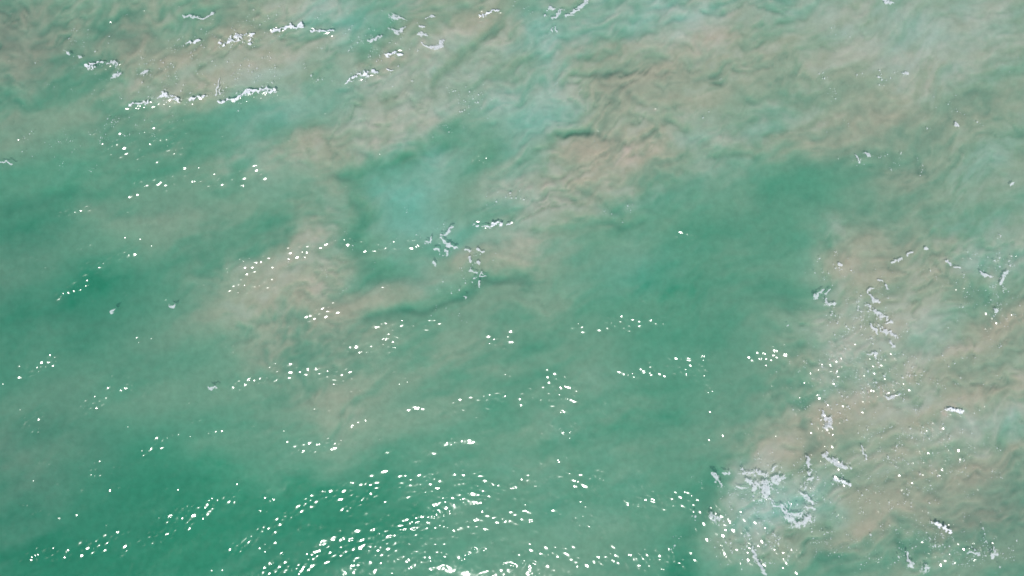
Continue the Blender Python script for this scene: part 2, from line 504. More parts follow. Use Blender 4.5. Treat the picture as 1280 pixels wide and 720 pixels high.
def sheet(name, sel):
    f = faces[sel]
    idx, inv = np.unique(f, return_inverse=True)
    me = mesh_from(name, V[idx], inv.reshape(f.shape), M_SAND, NR[idx])
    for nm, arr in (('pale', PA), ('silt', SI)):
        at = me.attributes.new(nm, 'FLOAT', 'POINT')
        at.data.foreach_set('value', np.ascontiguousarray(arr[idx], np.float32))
    return me
link('seabed', sheet('seabed', fo < 0), kind='structure')
for k, (_, _, lab) in enumerate(SEEDS):
    if (fo == k).sum() > 30:
        link('sediment_plume', sheet('sediment_plume', fo == k), 'stuff', lab, 'sand plume', 'plumes of stirred-up sand')

# ------------------------------------------------------------------ the sea surface
WS = 1.3
wx = stretched(-130, 1410, WS, 16000)
wy = stretched(-110, 830, WS, 16000)
QX, QY = np.meshgrid(wx, wy)
QX = QX.astype(np.float32); QY = QY.astype(np.float32)
fade = (smooth01((QX + 130) / 50) * smooth01((1410 - QX) / 50) * smooth01((QY + 110) / 50) * smooth01((830 - QY) / 50)).astype(np.float32)

# bands where added wavelets are tilted to glint: crest lines (x0, y0, x1, y1, half-width, strength)
CRESTS = [
    (338, 42, 418, 38, 5, .8), (272, 60, 318, 46, 6, .8), (158, 134, 262, 124, 5, .8), (288, 126, 346, 115, 5, .9), (428, 108, 472, 92, 5, .8),
    (480, 70, 504, 69, 4, .8), (596, 22, 625, 15, 4, .8), (100, 86, 150, 84, 5, .6), (200, 164, 216, 158, 4, .8), (150, 200, 240, 170, 14, .3),
    (1005, 500, 1050, 450, 12, .7), (1075, 500, 1130, 482, 12, .7), (1150, 694, 1255, 682, 14, .4), (1030, 520, 1042, 600, 14, .5), (1120, 600, 1200, 560, 20, .3),
    (330, 716, 400, 702, 9, 1.0), (390, 696, 482, 672, 11, 1.2), (335, 662, 392, 622, 8, 1.0), (400, 618, 482, 598, 9, 1.0),
    (430, 640, 470, 612, 6, .8), (500, 604, 602, 598, 8, .9), (500, 612, 610, 622, 9, .9), (542, 622, 556, 648, 8, 1.1),
    (585, 602, 632, 612, 7, .9), (640, 606, 756, 594, 8, .8), (560, 664, 662, 640, 8, .7), (500, 668, 560, 655, 6, .6),
    (778, 628, 872, 624, 8, 1.0), (884, 640, 962, 692, 14, .9), (100, 692, 152, 664, 8, .6), (150, 690, 240, 650, 8, .7),
    (200, 652, 292, 620, 8, .7), (290, 692, 352, 640, 7, .7), (285, 482, 346, 470, 7, .7), (338, 456, 442, 472, 8, .8),
    (430, 440, 504, 428, 8, 1.0), (568, 510, 632, 494, 7, .8), (688, 500, 724, 500, 8, .9), (716, 412, 832, 398, 7, .7),
    (768, 470, 892, 452, 8, .7), (836, 448, 886, 476, 7, .8), (936, 448, 986, 438, 7, .9), (1040, 430, 1066, 456, 9, 1.2),
    (1078, 468, 1112, 476, 10, 1.2), (452, 310, 522, 304, 7, .9), (296, 334, 440, 300, 9, .5), (285, 362, 342, 354, 6, .7),
    (94, 342, 166, 312, 6, 1.0), (70, 372, 112, 354, 5, .7), (468, 410, 552, 404, 7, .8), (30, 530, 60, 515, 7, .6),
    (100, 512, 168, 482, 9, .6), (180, 572, 204, 550, 6, .8), (20, 470, 70, 450, 8, .5), (380, 400, 420, 385, 7, .8),
    (590, 200, 610, 196, 5, .8), (610, 425, 640, 424, 6, 1.1), (595, 282, 640, 281, 4, 1.4), (360, 562, 430, 555, 7, .6),
    (160, 240, 260, 210, 12, .35), (120, 190, 220, 160, 14, .35), (240, 235, 330, 215, 10, .5), (70, 270, 110, 255, 6, .6),
    (640, 690, 760, 700, 12, .5), (760, 695, 870, 700, 10, .5), (900, 690, 1010, 700, 12, .6), (1000, 500, 1060, 440, 12, .4),
    (1150, 540, 1180, 536, 6, 1.0), (1183, 512, 1205, 514, 4, 1.2), (1166, 654, 1188, 666, 5, 1.2), (1044, 599, 1062, 606, 4, 1.4),
    (845, 296, 880, 295, 4, .8), (205, 190, 232, 190, 4, 1.1), (120, 188, 128, 186, 4, 1.0), (470, 675, 560, 640, 10, .6),
    (700, 470, 720, 500, 8, .5), (655, 510, 700, 470, 12, .3), (30, 700, 90, 690, 8, .5), (440, 700, 560, 690, 14, .6),
]
r1 = spectral(1024, 0.6, 8, 60, 21)
swell = spectral(1024, 1.0, 10, 24, 31, (math.radians(72), 8))
chop = spectral(1024, 0.3, 22, 46, 32, (math.radians(75), 3))
rip = spectral(1024, 0.2, 36, 64, 33, (math.radians(80), 1.2))
cap = spectral(1024, 0.2, 60, 110, 34)
def unit_slope(f):
    gy, gx = np.gradient(f)
    return (f / math.hypot(gx.std(), gy.std()) * MPP).astype(np.float32)
def ev(f, ox=0, oy=0):
    return sample(unit_slope(f), QX + ox, QY + oy)
deg = math.radians
gust = np.clip(1.0 + 0.35 * sample(r1, QX * .35 + 9, QY * .5), 0.2, 2)
H = (deg(2.0) * ev(swell) + deg(1.4) * ev(chop) + gust * (deg(1.6) * ev(rip, 40, 7) + deg(2.0) * ev(cap, 99, 3)))

# wavelets shaped to glint, thick along crests: faces mirror the sun into the camera
fr = np.random.default_rng(77)
facets = [(x, y, fr.uniform(3.2, 5.0), fr.uniform(2.6, 3.6), fr.normal(0.5, 0.4), 1.0) for x, y in (   # the brightest ones on the right
    (1043, 431), (1048, 437), (1041, 440), (1054, 441), (1050, 447), (1059, 447), (1062, 453), (1067, 457), (1071, 447), (1079, 465), (1086, 461),
    (1093, 467), (1099, 472), (1106, 468), (1111, 476), (1091, 476), (1085, 472), (1103, 479), (1113, 443), (1119, 449), (1031, 519), (1036, 527),
    (1078, 516), (1158, 538), (1164, 535), (1150, 566), (1156, 562), (1160, 567), (1170, 655), (1180, 659), (1188, 664), (1192, 676), (1140, 604),
    (990, 688), (975, 683), (1000, 690), (957, 660), (948, 668), (930, 650), (938, 660), (920, 672), (905, 690), (912, 700), (896, 668), (907, 662),
    (925, 690), (935, 700), (948, 682), (940, 672), (962, 700), (980, 700), (880, 655), (874, 640), (870, 662), (885, 675), (1020, 470), (1025, 478),
    (1012, 485), (1005, 452), (1130, 480), (1137, 488), (1240, 398), (1246, 404), (1232, 392), (1160, 640), (1200, 574), (1222, 612), (1098, 640))]
for x, y, sz in ((445, 434, 1.2), (457, 431, .9), (432, 690, 1.4), (452, 684, 1.3), (418, 694, 1.0), (350, 655, 1.0), (372, 632, 1.1), (382, 624, .9), (548, 630, 1.2),
                 (553, 640, .9), (628, 425, .9), (707, 499, 1.0), (767, 408, .9), (842, 626, 1.1), (850, 622, .9), (884, 476, .9), (492, 311, .9), (362, 456, .9), (384, 462, 1.0),
                 (520, 606, .9), (585, 602, 1.0), (600, 612, .9), (640, 605, .9), (660, 600, .9), (410, 548, .7), (580, 506, .9), (620, 498, .8), (240, 655, .8), (160, 665, .7),
                 (470, 610, 1.0), (440, 618, .9), (318, 340, .8), (102, 335, .8), (155, 316, .8), (206, 662, .8), (330, 716, 1.0), (392, 706, 1.1), (540, 712, .8), (720, 608, .9), (752, 600, .8)):
    facets.append((x, y, 6.0 * sz, 3.4 * sz, fr.normal(-0.35, 0.15), 1.0))
for x0, y0, x1, y1, w, a in CRESTS:
    L_ = math.hypot(x1 - x0, y1 - y0)
    ang = math.atan2(y1 - y0, x1 - x0)
    for _ in range(int(L_ / 2.2 * a + 3 + w * 0.9)):
        t, off = fr.uniform(0, 1), fr.normal(0, 0.6 * w)
        facets.append((x0 + (x1 - x0) * t - math.sin(ang) * off, y0 + (y1 - y0) * t + math.cos(ang) * off,
                       fr.uniform(2.0, 6.5) * (0.8 + .3 * a), fr.uniform(1.8, 3.8), ang + fr.normal(0, 0.3), fr.normal(1.0, 0.07)))
for _ in range(3600):                                # single wavelets, denser near the bottom and the left
    x, y = fr.uniform(-150, 1430), fr.uniform(-120, 850)
    p = 0.05 + 0.22 * smooth01((y - 380) / 300) + 0.09 * (x < 460) - 0.04 * (x > 640) * (y < 380) + 0.16 * (x > 900 + 0.3 * (500 - y)) * (y > 330)
    if fr.uniform() < p * (0.5 + 0.5 * math.sin(x * .013 + y * .05) ** 2):
        for _k in range(int(fr.integers(1, 5))):     # a wavelet sparkles in a short string of dots
            facets.append((x + fr.normal(0, 8), y + fr.normal(0, 2.5), fr.uniform(1.5, 3.6), fr.uniform(1.5, 2.7), fr.normal(-0.3, 0.35), fr.normal(1.0, 0.09)))
FA, FB, FM = np.zeros_like(H), np.full_like(H, 1e-9), np.zeros_like(H)
kept = []
for f_ in facets:                                    # wavelets do not ride on one another
    if all((f_[0] - o[0]) ** 2 + (f_[1] - o[1]) ** 2 * 2.2 > (8 + 1.2 * (f_[2] + o[2])) for o in kept[-400:]): kept.append(f_)
for x, y, L_, w, ang, k in kept:
    L_, w = L_ * 1.05, w * 1.25
    k = k * (1 + 0.10 * (2.8 / w) ** 2)
    cx, cy_ = to_world(x, y)
    v = np.array([-cx, -cy_, CAM_H]); v /= np.linalg.norm(v)
    hv = v + to_sun
    gx, gy = -hv[0] / hv[2] * k, -hv[1] / hv[2] * k  # slope of a face that mirrors the sun into the camera
    R_ = 2.2 * max(L_, w)
    i0, i1 = np.searchsorted(wx, (x - R_, x + R_)); j0, j1 = np.searchsorted(wy, (y - R_, y + R_))
    if i1 - i0 < 2 or j1 - j0 < 2: continue
    dx = QX[j0:j1, i0:i1] - x; dy = QY[j0:j1, i0:i1] - y
    u = (dx * math.cos(ang) + dy * math.sin(ang)) / L_; q = (-dx * math.sin(ang) + dy * math.cos(ang)) / w
    W_ = np.exp(-(u * u + q * q) ** 1.8)
    FA[j0:j1, i0:i1] += (gx * dx - gy * dy) * MPP * W_ ** 4
    FB[j0:j1, i0:i1] += W_ ** 4
    FM[j0:j1, i0:i1] = np.maximum(FM[j0:j1, i0:i1], W_)
micro = spectral(1024, 0.2, 105, 160, 35)
H = H * (1 - 0.7 * FM) + FA / FB * FM + deg(1.7) * gust * ev(micro, 3, 55)
def blur(f, n):
    k = np.hanning(2 * n + 3)[1:-1]; k /= k.sum()
    for ax in (0, 1):
        p = np.pad(f, [(n, n) if i == ax else (0, 0) for i in (0, 1)], mode='edge')
        f = sum(k[i] * (p[i:i + f.shape[0]] if ax == 0 else p[:, i:i + f.shape[1]]) for i in range(2 * n + 1))
    return f
for _ in range(3):                                   # water this short breaks before it gets any steeper
    gy2, gx2 = np.gradient(H, wy * MPP, wx * MPP)
    steep = np.clip(blur((np.hypot(gx2, gy2) > 1.1).astype(np.float32), 3) * 3, 0, 1)
    H = H + (blur(H, 3) - H) * steep
H = np.where(H < -0.08, -0.08 - 0.06 * np.tanh((-H - 0.08) / 0.06), H)
H = (H * fade).astype(np.float32)
XW, YW = to_world(QX, QY)

def h_at(px, py):
    i = np.clip(np.searchsorted(wx, px) - 1, 0, len(wx) - 2); j = np.clip(np.searchsorted(wy, py) - 1, 0, len(wy) - 2)
    fx = (px - wx[i]) / (wx[i + 1] - wx[i]); fy = (py - wy[j]) / (wy[j + 1] - wy[j])
    return (H[j, i] * (1 - fx) + H[j, i + 1] * fx) * (1 - fy) + (H[j + 1, i] * (1 - fx) + H[j + 1, i + 1] * fx) * fy

nx, ny = len(wx), len(wy)
top = np.stack([XW, YW, H], -1).reshape(-1, 3)
ring = np.concatenate([np.arange(nx), np.arange(1, ny) * nx + nx - 1,
                       (ny - 1) * nx + np.arange(nx - 2, -1, -1), np.arange(ny - 2, 0, -1) * nx])
base = top[ring].copy(); base[:, 2] = -6.0
nb, n0 = len(ring), len(top)
side = np.stack([ring, n0 + np.arange(nb), n0 + (np.arange(nb) + 1) % nb, np.roll(ring, -1)], 1)[:, ::-1]
cap_face = (n0 + np.arange(nb))[None, :]
me = mesh_from('sea_surface', np.concatenate([top, base]), [grid_faces(nx, ny)[:, ::-1], side[:, ::-1], cap_face], M_WATER)
link('sea_surface', me, kind='structure')

# ------------------------------------------------------------------ foam floating on the water
nA, nB = spectral(512, 0.7, 6, 60, 51), spectral(512, 0.3, 30, 120, 52)

def foam_mesh(name, limbs, mat, ragged, holes, thick):
    allp = np.array([p for pts, _ in limbs for p in pts]); rm = max(max(r) for _, r in limbs)
    lo, hi = allp.min(0) - rm * 1.8 - 1, allp.max(0) + rm * 1.8 + 1
    st = 0.36
    X, Y = np.meshgrid(np.arange(lo[0], hi[0], st), np.arange(lo[1], hi[1], st))
    a, b_ = sample(nA, X * 4.3, Y * 4.3), sample(nB, X * 4.3, Y * 4.3)
    wob = 0.5 + 0.25 * rm
    Xd, Yd = X + wob * sample(nA, X * 2 + 90, Y * 2), Y + wob * sample(nA, X * 2, Y * 2 + 140)
    d = np.full(X.shape, 1e9)
    for pts, rad in limbs:
        d = np.minimum(d, seg_dist(Xd, Yd, pts, [q_ * 1.12 for q_ in rad]))
    f = 1.0 - d + ragged * (0.30 * a + 0.06 * b_) * np.exp(-np.maximum(d - 1.0, 0) * 2)
    if holes:
        f = np.minimum(f, (0.9 / holes - sample(nA, X * 3.1 + 33, Y * 3.1 + 8)) * 0.8)
    z = h_at(X.ravel(), Y.ravel()) + 0.004 + thick * smooth01(f.ravel() / 0.45)
    xw, yw = to_world(X.ravel(), Y.ravel())
    P = np.stack([xw, yw, z, f.ravel()], 1)
    q = grid_faces(X.shape[1], X.shape[0])
    tri = np.concatenate([q[:, [0, 2, 1]], q[:, [0, 3, 2]]])
    ins = P[tri, 3] > 0
    n_in = ins.sum(1)
    V_, F_, A_ = [P[:, :3]], [tri[n_in == 3]], [0.04 + 0.96 * smooth01(P[:, 3] / 0.75)]
    base_ = len(P)
    def cut(i, j):
        t = (P[i, 3] / (P[i, 3] - P[j, 3]))[:, None]
        c = P[i, :3] + (P[j, :3] - P[i, :3]) * t
        c[:, 2] -= 0.006
        return c
    for k, want in ((1, True), (2, False)):
        T_ = tri[n_in == k]
        if not len(T_): continue
        I_ = ins[n_in == k]
        odd = np.argmax(I_ == want, 1)
        T_ = np.stack([T_[np.arange(len(T_)), (odd + s_) % 3] for s_ in range(3)], 1)
        e1, e2 = cut(T_[:, 0], T_[:, 1]) if k == 1 else cut(T_[:, 1], T_[:, 0]), cut(T_[:, 0], T_[:, 2]) if k == 1 else cut(T_[:, 2], T_[:, 0])
        i1 = base_ + np.arange(len(T_)); i2 = i1 + len(T_)
        V_ += [e1, e2]; A_.append(np.full(2 * len(T_), 0.04)); base_ += 2 * len(T_)
        if k == 1:
            F_.append(np.stack([T_[:, 0], i1, i2], 1))
        else:
            F_ += [np.stack([i1, T_[:, 1], T_[:, 2]], 1), np.stack([i1, T_[:, 2], i2], 1)]
    V_ = np.concatenate(V_); F_ = np.concatenate(F_); A_ = np.concatenate(A_)
    if name == 'foam_patch':                         # one raft of foam: drop crumbs that broke off
        key = np.round(V_[:, :2] * 4096).astype(np.int64)
        _, same = np.unique(key, axis=0, return_inverse=True)
        lab_ = np.arange(same.max() + 1)
        f3 = same.ravel()[F_]
        while True:
            m_ = lab_[f3].min(1)
            new = lab_.copy()
            for c_ in range(3): np.minimum.at(new, f3[:, c_], m_)
            new = new[new]
            if (new == lab_).all(): break
            lab_ = new
        r_ = lab_[f3[:, 0]]
        vals, cnt = np.unique(r_, return_counts=True)
        F_ = F_[r_ == vals[cnt.argmax()]]
    idx, inv = np.unique(F_, return_inverse=True)
    return mesh_from(name, V_[idx], inv.reshape(F_.shape), mat, film=A_[idx])

P_, S_, C_ = 'foam_patch', 'foam_streak', 'breaking_glint_crest'  # crests: real foam, with sun glints painted in as white
FOAM = [  # name, limbs (points, half-widths in photograph pixels), label
    (P_, [([(947, 604), (955, 611), (962, 607), (970, 600), (977, 595)], [4, 7.5, 6, 5, 4]), ([(956, 613), (955, 622), (952, 629)], [6, 3.5, 1.2]), ([(957, 618), (964, 626)], [3, .8])], 'largest white foam patch, Y-shaped with a tail, beside the small brown cloud'),
    (P_, [([(966, 630), (976, 635), (983, 645), (994, 654), (1005, 654), (1013, 650)], [3, 4.5, 5, 5.5, 5, 3]), ([(987, 643), (1002, 643), (1011, 647)], [4, 4, 4.5])], 'large boot-shaped foam patch with holes just below the Y-shaped patch'),
    (S_, [([(925, 587), (932, 590), (940, 592), (948, 591), (955, 595), (960, 593)], [3, 2.4, 3.6, 3.4, 1.5, 1.2])], 'long ragged foam streak just above the Y-shaped patch'),
    (P_, [([(932, 599), (938, 602), (942, 608), (940, 612)], [2.6, 2, 3, 3])], 'hooked foam patch touching the left side of the Y-shaped patch'),
    (S_, [([(892, 592), (896, 598), (900, 605)], [1.5, 3, 2])], 'slanting foam streak at the left end of the largest foam patches'),
    (S_, [([(903, 591), (910, 592)], [1.8, 2])], 'short foam dash between the slanting streak and the long ragged streak'),
    (S_, [([(964, 590), (970, 584)], [1.2, 1.9])], 'little upright foam dash right of the long ragged streak'),
    (S_, [([(1009, 569), (1011, 578), (1011, 592)], [1.5, 3.6, 1.2])], 'upright spindle-shaped foam streak in the green channel at right'),
    (P_, [([(1007, 635), (1018, 636)], [1.8, 2.2])], 'flat lens-shaped foam patch above the right end of the boot-shaped patch'),
    (P_, [([(1013, 625), (1017, 629)], [2.6, 3])], 'rounded foam lump above the lens-shaped patch'),
    (P_, [([(1003, 618), (1010, 622)], [2, 2.8])], 'crumbly foam lump left of the rounded foam lump'),
    (S_, [([(985, 627), (989, 632), (988, 638)], [1, 1.1, .8])], 'thin curling foam thread above the boot-shaped patch'),
    (P_, [([(922, 608), (925, 611), (932, 609)], [2.3, 1.5, 1.5])], 'small ragged foam patch left of the hooked patch'),
    (P_, [([(887, 642), (894, 650)], [3.6, 4])], 'smooth bluish white foam blob at the edge of the deep green water'),
    (P_, [([(1010, 599), (1014, 600)], [2, 2.2])], 'small foam tuft under the upright spindle-shaped streak'),
    (S_, [([(939, 688), (945, 700), (951, 710), (957, 716)], [2, 2.6, 2.6, 2])], 'slanting foam streak among bright glints at the bottom edge'),
    (S_, [([(1084, 381), (1090, 387), (1097, 392), (1102, 396), (1107, 396)], [2.4, 2.3, 2.4, 4.2, 2.5])], 'thick winding foam streak with a blob at its lower end, right of middle'),
    (P_, [([(1087, 369), (1091, 375), (1099, 376)], [2, 2.6, 1.6])], 'bent foam patch just above the thick winding streak'),
    (S_, [([(1085, 365), (1086, 361), (1090, 360)], [1.5, 1.5, 1.4])], 'tiny hooked foam curl at the top of the foam line right of middle'),
    (P_, [([(1090, 407), (1093, 413), (1095, 417)], [2.4, 3.2, 1.5])], 'ragged upright foam patch below the thick winding streak'),
    (S_, [([(1100, 406), (1102, 413), (1111, 416), (1122, 421)], [2, 2.6, 3.4, 2.6])], 'broad foam streak running down to the right, lowest of the foam line'),
    (P_, [([(1113, 428), (1117, 432)], [2.4, 2.2])], 'small foam clump under the broad foam streak'),
    (S_, [([(1108, 404), (1112, 403), (1116, 402)], [1.1, 1.5, 1])], 'thin foam dash right of the thick winding streak'),
    (P_, [([(1034, 374), (1033, 380), (1037, 382), (1043, 379)], [1.2, 2, 2, 1.7])], 'L-shaped foam patch left of the foam line, over a tan spot'),
    (S_, [([(1020, 372), (1027, 361)], [2.3, 1.6])], 'slanting foam streak at the edge of the green water, right of middle'),
    (S_, [([(1032, 368), (1037, 361)], [1.8, 1.4])], 'short foam streak between the slanting streak and the L-shaped patch'),
    (P_, [([(1084, 442), (1094, 442), (1095, 448)], [1.4, 2.2, 1.2])], 'T-shaped foam patch above the brightest glints on the right'),
    (S_, [([(1098, 349), (1104, 353)], [1.4, 1.4])], 'small foam dash above the foam line, upper one of two'),
    (S_, [([(1107, 355), (1110, 361)], [1.3, 1.1])], 'small foam dash above the foam line, lower one of two'),
    (P_, [([(1116, 328), (1119, 326)], [1.6, 1.8])], 'small foam fleck at the left end of a dotted foam row'),
    (P_, [([(1122, 325), (1126, 323)], [1.8, 1.8])], 'second foam fleck from the left in the dotted foam row'),
    (P_, [([(1135, 318), (1140, 316)], [1.9, 2.1])], 'middle and largest foam fleck of the dotted foam row'),
    (P_, [([(1157, 311), (1161, 310)], [2, 1.7])], 'foam fleck at the right end of the dotted foam row'),
    (P_, [([(1049, 330), (1053, 331)], [2, 1.7])], 'foam fleck above the L-shaped patch at the top of the brown cloud'),
    (S_, [([(1184, 326), (1188, 330)], [1.7, 1.5])], 'upper foam dash of a short slanting pair near the right edge'),
    (S_, [([(1193, 334), (1199, 336)], [1.5, 1.9])], 'lower foam dash of a short slanting pair near the right edge'),
    (S_, [([(1251, 356), (1253, 345), (1261, 338)], [1.6, 2.3, 1.8])], 'curved foam streak rising to the right near the right edge'),
    (S_, [([(1224, 341), (1231, 345), (1238, 346)], [1.2, 1.7, 1.3])], 'thin foam wisp left of the curved streak near the right edge'),
    (P_, [([(1243, 386), (1246, 390)], [1.8, 1.6])], 'foam fleck below the curved streak near the right edge'),
    (P_, [([(1029, 518), (1035, 525), (1036, 533)], [3.2, 6.5, 4])], 'square bubbly white patch over the brown cloud at right'),
    (S_, [([(1028, 567), (1036, 574), (1047, 580), (1062, 586)], [2.4, 3.4, 3.2, 2.2])], 'bubbly white streak sloping right below the square bubbly patch'),
    (C_, [([(1043, 599), (1052, 603), (1062, 606)], [2.2, 2.6, 1.6])], 'white foam bar with painted sun glint below the bubbly white streak'),
    (S_, [([(1077, 557), (1080, 566), (1083, 574)], [1, 1.2, 1])], 'thin lone foam thread over the brown cloud at lower right'),
    (S_, [([(1134, 689), (1136, 699), (1139, 709)], [1.8, 2, 3])], 'upright club-shaped foam streak near the bottom edge at right'),
    (P_, [([(1241, 686), (1246, 694), (1242, 697)], [2, 2.6, 2.2])], 'curled foam patch in the lower right corner'),
    (S_, [([(1213, 690), (1223, 693)], [1.5, 1.6])], 'flat foam dash left of the curled patch in the lower right corner'),
    (P_, [([(1154, 713), (1159, 708)], [3.2, 2.4])], 'foam clump cut by the bottom edge at right'),
    (C_, [([(1166, 653), (1175, 657), (1187, 665)], [2.2, 3, 2.2])], 'white bar of foam with painted sun glint over the brown cloud near the bottom right'),
    (C_, [([(1183, 512), (1193, 513), (1204, 514)], [1.4, 2.4, 1.3])], 'white foam dash with painted sun glint at far right, below the dark crease'),
    (S_, [([(1108, 498), (1116, 497), (1125, 493)], [1.4, 2, 1.2])], 'pale foam wisp below the brightest glints on the right'),
    (S_, [([(230, 20), (242, 22), (255, 22), (265, 17)], [1.5, 1.9, 1.5, 1.2])], 'sagging thin foam streak near the top edge at left'),
    (C_, [([(276, 56), (284, 53), (292, 50), (302, 47)], [2.6, 4.4, 4, 3]), ([(302, 47), (316, 44)], [2.4, 1.8]), ([(312, 48), (314, 56)], [1, 2.3])], 'frothy breaking wavelet, widest of the white crests at upper left'),
    (C_, [([(339, 40), (345, 38), (359, 35)], [1.2, 1.6, 1.5]), ([(359, 34), (376, 32)], [1.8, 2.5])], 'broken white crest right of the frothy breaking wavelet'),
    (C_, [([(388, 39), (398, 38), (408, 39), (418, 38)], [1.2, 2.3, 1.4, 1.3])], 'short straight white crest near the top, right of the broken crest'),
    (C_, [([(234, 53), (241, 52), (248, 50)], [1.2, 2.2, 1.6])], 'small foam dash with painted sun glint left of the frothy breaking wavelet'),
    (C_, [([(106, 82), (112, 83), (118, 81), (128, 78)], [1.6, 2.6, 1.8, 1.4])], 'small white crest at far upper left'),
    (P_, [([(134, 79), (141, 77), (147, 81)], [1.8, 2.2, 2])], 'lacy foam knot at the right end of the far upper left crest'),
    (S_, [([(138, 99), (144, 95), (151, 91)], [2.2, 1.8, 1])], 'slanting foam wisp under the lacy foam knot at upper left'),
    (C_, [([(198, 120), (204, 118), (210, 122), (225, 124)], [2.6, 3.6, 2.6, 1.6])], 'lumpy white crest over the brown cloud at upper left'),
    (C_, [([(161, 131), (172, 130), (185, 126)], [1.4, 2, 1.5])], 'thin white crest left of the lumpy crest'),
    (C_, [([(236, 125), (246, 122), (260, 121)], [2.2, 1.6, 1.3])], 'small white crest right of the lumpy crest'),
    (C_, [([(291, 125), (298, 119), (306, 116)], [2.4, 2.6, 2]), ([(306, 117), (314, 118)], [1.6, 2.2]), ([(306, 115), (322, 114), (335, 112), (343, 113)], [1.7, 2, 3, 1.6])], 'arched white crest curving over to the right at upper left'),
    (S_, [([(270, 119), (272, 108), (275, 97)], [1.2, 1.1, .7]), ([(274, 118), (275, 110)], [.9, .6])], 'thin upright foam threads left of the arched crest'),
    (C_, [([(272, 128), (280, 126), (287, 125)], [1.2, 1.6, 1.2])], 'tiny white crest under the thin upright foam threads'),
    (P_, [([(83, 65), (88, 68)], [1.8, 1.4])], 'small foam wisp above the far upper left crest, left one of two'),
    (P_, [([(97, 70), (100, 72)], [1.6, 1.6])], 'small foam wisp above the far upper left crest, right one of two'),
    (P_, [([(178, 92), (184, 89)], [2, 1.7])], 'faint foam wisp above the lumpy white crest'),
    (P_, [([(489, 19), (495, 23), (503, 23)], [2, 3.2, 2])], 'ragged foam patch near the top edge, topmost of the upper foam cluster'),
    (P_, [([(488, 37), (495, 40), (502, 38), (507, 34)], [2.6, 3.4, 3, 1.8])], 'lumpy foam patch in the middle of the upper foam cluster'),
    (S_, [([(459, 50), (468, 49), (478, 45)], [1.8, 2, 1.8])], 'foam streak at the left end of the upper foam cluster'),
    (P_, [([(527, 54), (536, 60), (546, 60), (551, 57), (553, 51)], [1.6, 2.8, 2.6, 2.4, 2.8])], 'curved foam patch at the right end of the upper foam cluster'),
    (P_, [([(522, 44), (531, 44)], [2.4, 2])], 'oval foam fleck above the curved foam patch'),
    (S_, [([(532, 23), (538, 21), (544, 20)], [1.5, 1.8, 1.3])], 'little foam arch at the upper right of the upper foam cluster'),
    (P_, [([(525, 33), (529, 34)], [2, 1.8])], 'small foam fleck in the middle of the brown plume near the top'),
    (C_, [([(430, 105), (437, 99), (445, 95), (456, 92), (469, 90)], [1.2, 2.2, 3, 3.2, 2.4])], 'long feathery white wavelet above the thin brown arm'),
    (C_, [([(482, 67), (488, 68), (494, 66)], [1.6, 2.3, 1.5]), ([(498, 68), (502, 67)], [1.7, 1.4])], 'bright white dash above the long feathery wavelet'),
    (C_, [([(598, 20), (608, 18), (616, 14), (623, 13)], [1.1, 1.4, 1.5, 1.7])], 'dotted white crest near the top edge, left of middle'),
    (C_, [([(484, 87), (492, 88)], [1.3, 1.1])], 'small white dash at the right tip of the feathery wavelet'),
    (P_, [([(684, 13), (685, 10), (689, 9), (692, 11)], [1, 2, 3.4, 1.4])], 'mushroom-shaped foam patch at the top edge near the middle'),
    (P_, [([(695, 17), (700, 16), (702, 12)], [1.5, 3.2, 2])], 'three-cornered foam patch right of the mushroom-shaped patch'),
    (S_, [([(690, 22), (696, 20)], [1.3, 1.6])], 'foam dash below the three-cornered patch'),
    (S_, [([(708, 20), (717, 19)], [1.8, 1.5])], 'lowest foam dash of the chain at the top edge'),
    (S_, [([(713, 16), (718, 13), (723, 13)], [1.2, 1.5, 1.6])], 'middle foam wisp of the chain at the top edge'),
    (S_, [([(720, 9), (726, 9), (730, 5), (734, -2)], [1.6, 2.3, 2.2, 2.6])], 'foam streak of the chain running out of the top edge'),
    (P_, [([(681, 21), (682, 19)], [2.2, 1.8])], 'oval foam fleck below the mushroom-shaped patch'),
    (S_, [([(689, 34), (689, 38), (691, 41)], [.7, .9, 1.3]), ([(693, 34), (694, 38), (696, 40)], [.7, .8, 1.3])], 'two fine hanging foam threads below the top edge'),
    (P_, [([(1107, 1), (1112, 2), (1117, 5)], [2.6, 3.2, 1.4])], 'white foam clump at the top edge at right'),
    (P_, [([(1082, 193), (1086, 194)], [2.6, 3])], 'roundest white foam fleck over the dark green channel at upper right'),
    (P_, [([(1070, 194), (1072, 197), (1074, 202)], [1.4, 1.6, 1.9])], 'small upright foam fleck just left of the roundest fleck'),
    (P_, [([(1129, 92), (1133, 91)], [2, 2.2])], 'largest foam fleck over the upper right brown plume'),
    (P_, [([(1098, 96), (1100, 98)], [1.5, 1.6])], 'foam fleck left of the largest fleck on the upper right plume'),
    (P_, [([(1194, 155), (1198, 158)], [1.8, 1.7])], 'lone foam fleck at upper right, below the hazy plume'),
    (P_, [([(1264, 231), (1267, 228)], [2, 2])], 'foam fleck by the right edge above the brown cloud'),
    (S_, [([(566, 283), (561, 287), (556, 293), (551, 295)], [2.3, 2.2, 2.3, 1.5])], 'upper arm of the bent foam streak near the middle'),
    (S_, [([(551, 299), (557, 303), (563, 308), (572, 311)], [1.8, 2.2, 2.2, 1.2])], 'lower arm of the bent foam streak near the middle'),
    (P_, [([(532, 302), (537, 302), (539, 300), (539, 296)], [.9, 1.7, 1.9, .9])], 'foam fleck like a little sail left of the bent streak'),
    (P_, [([(545, 312), (549, 313)], [2, 1.8])], 'foam fleck under the left of the bent streak'),
    (P_, [([(555, 313), (559, 314), (558, 318)], [1.8, 1.5, 1.2])], 'foam fleck under the lower arm of the bent streak'),
    (S_, [([(582, 312), (588, 313)], [1.3, 1.3])], 'short flat foam dash right of the bent streak'),
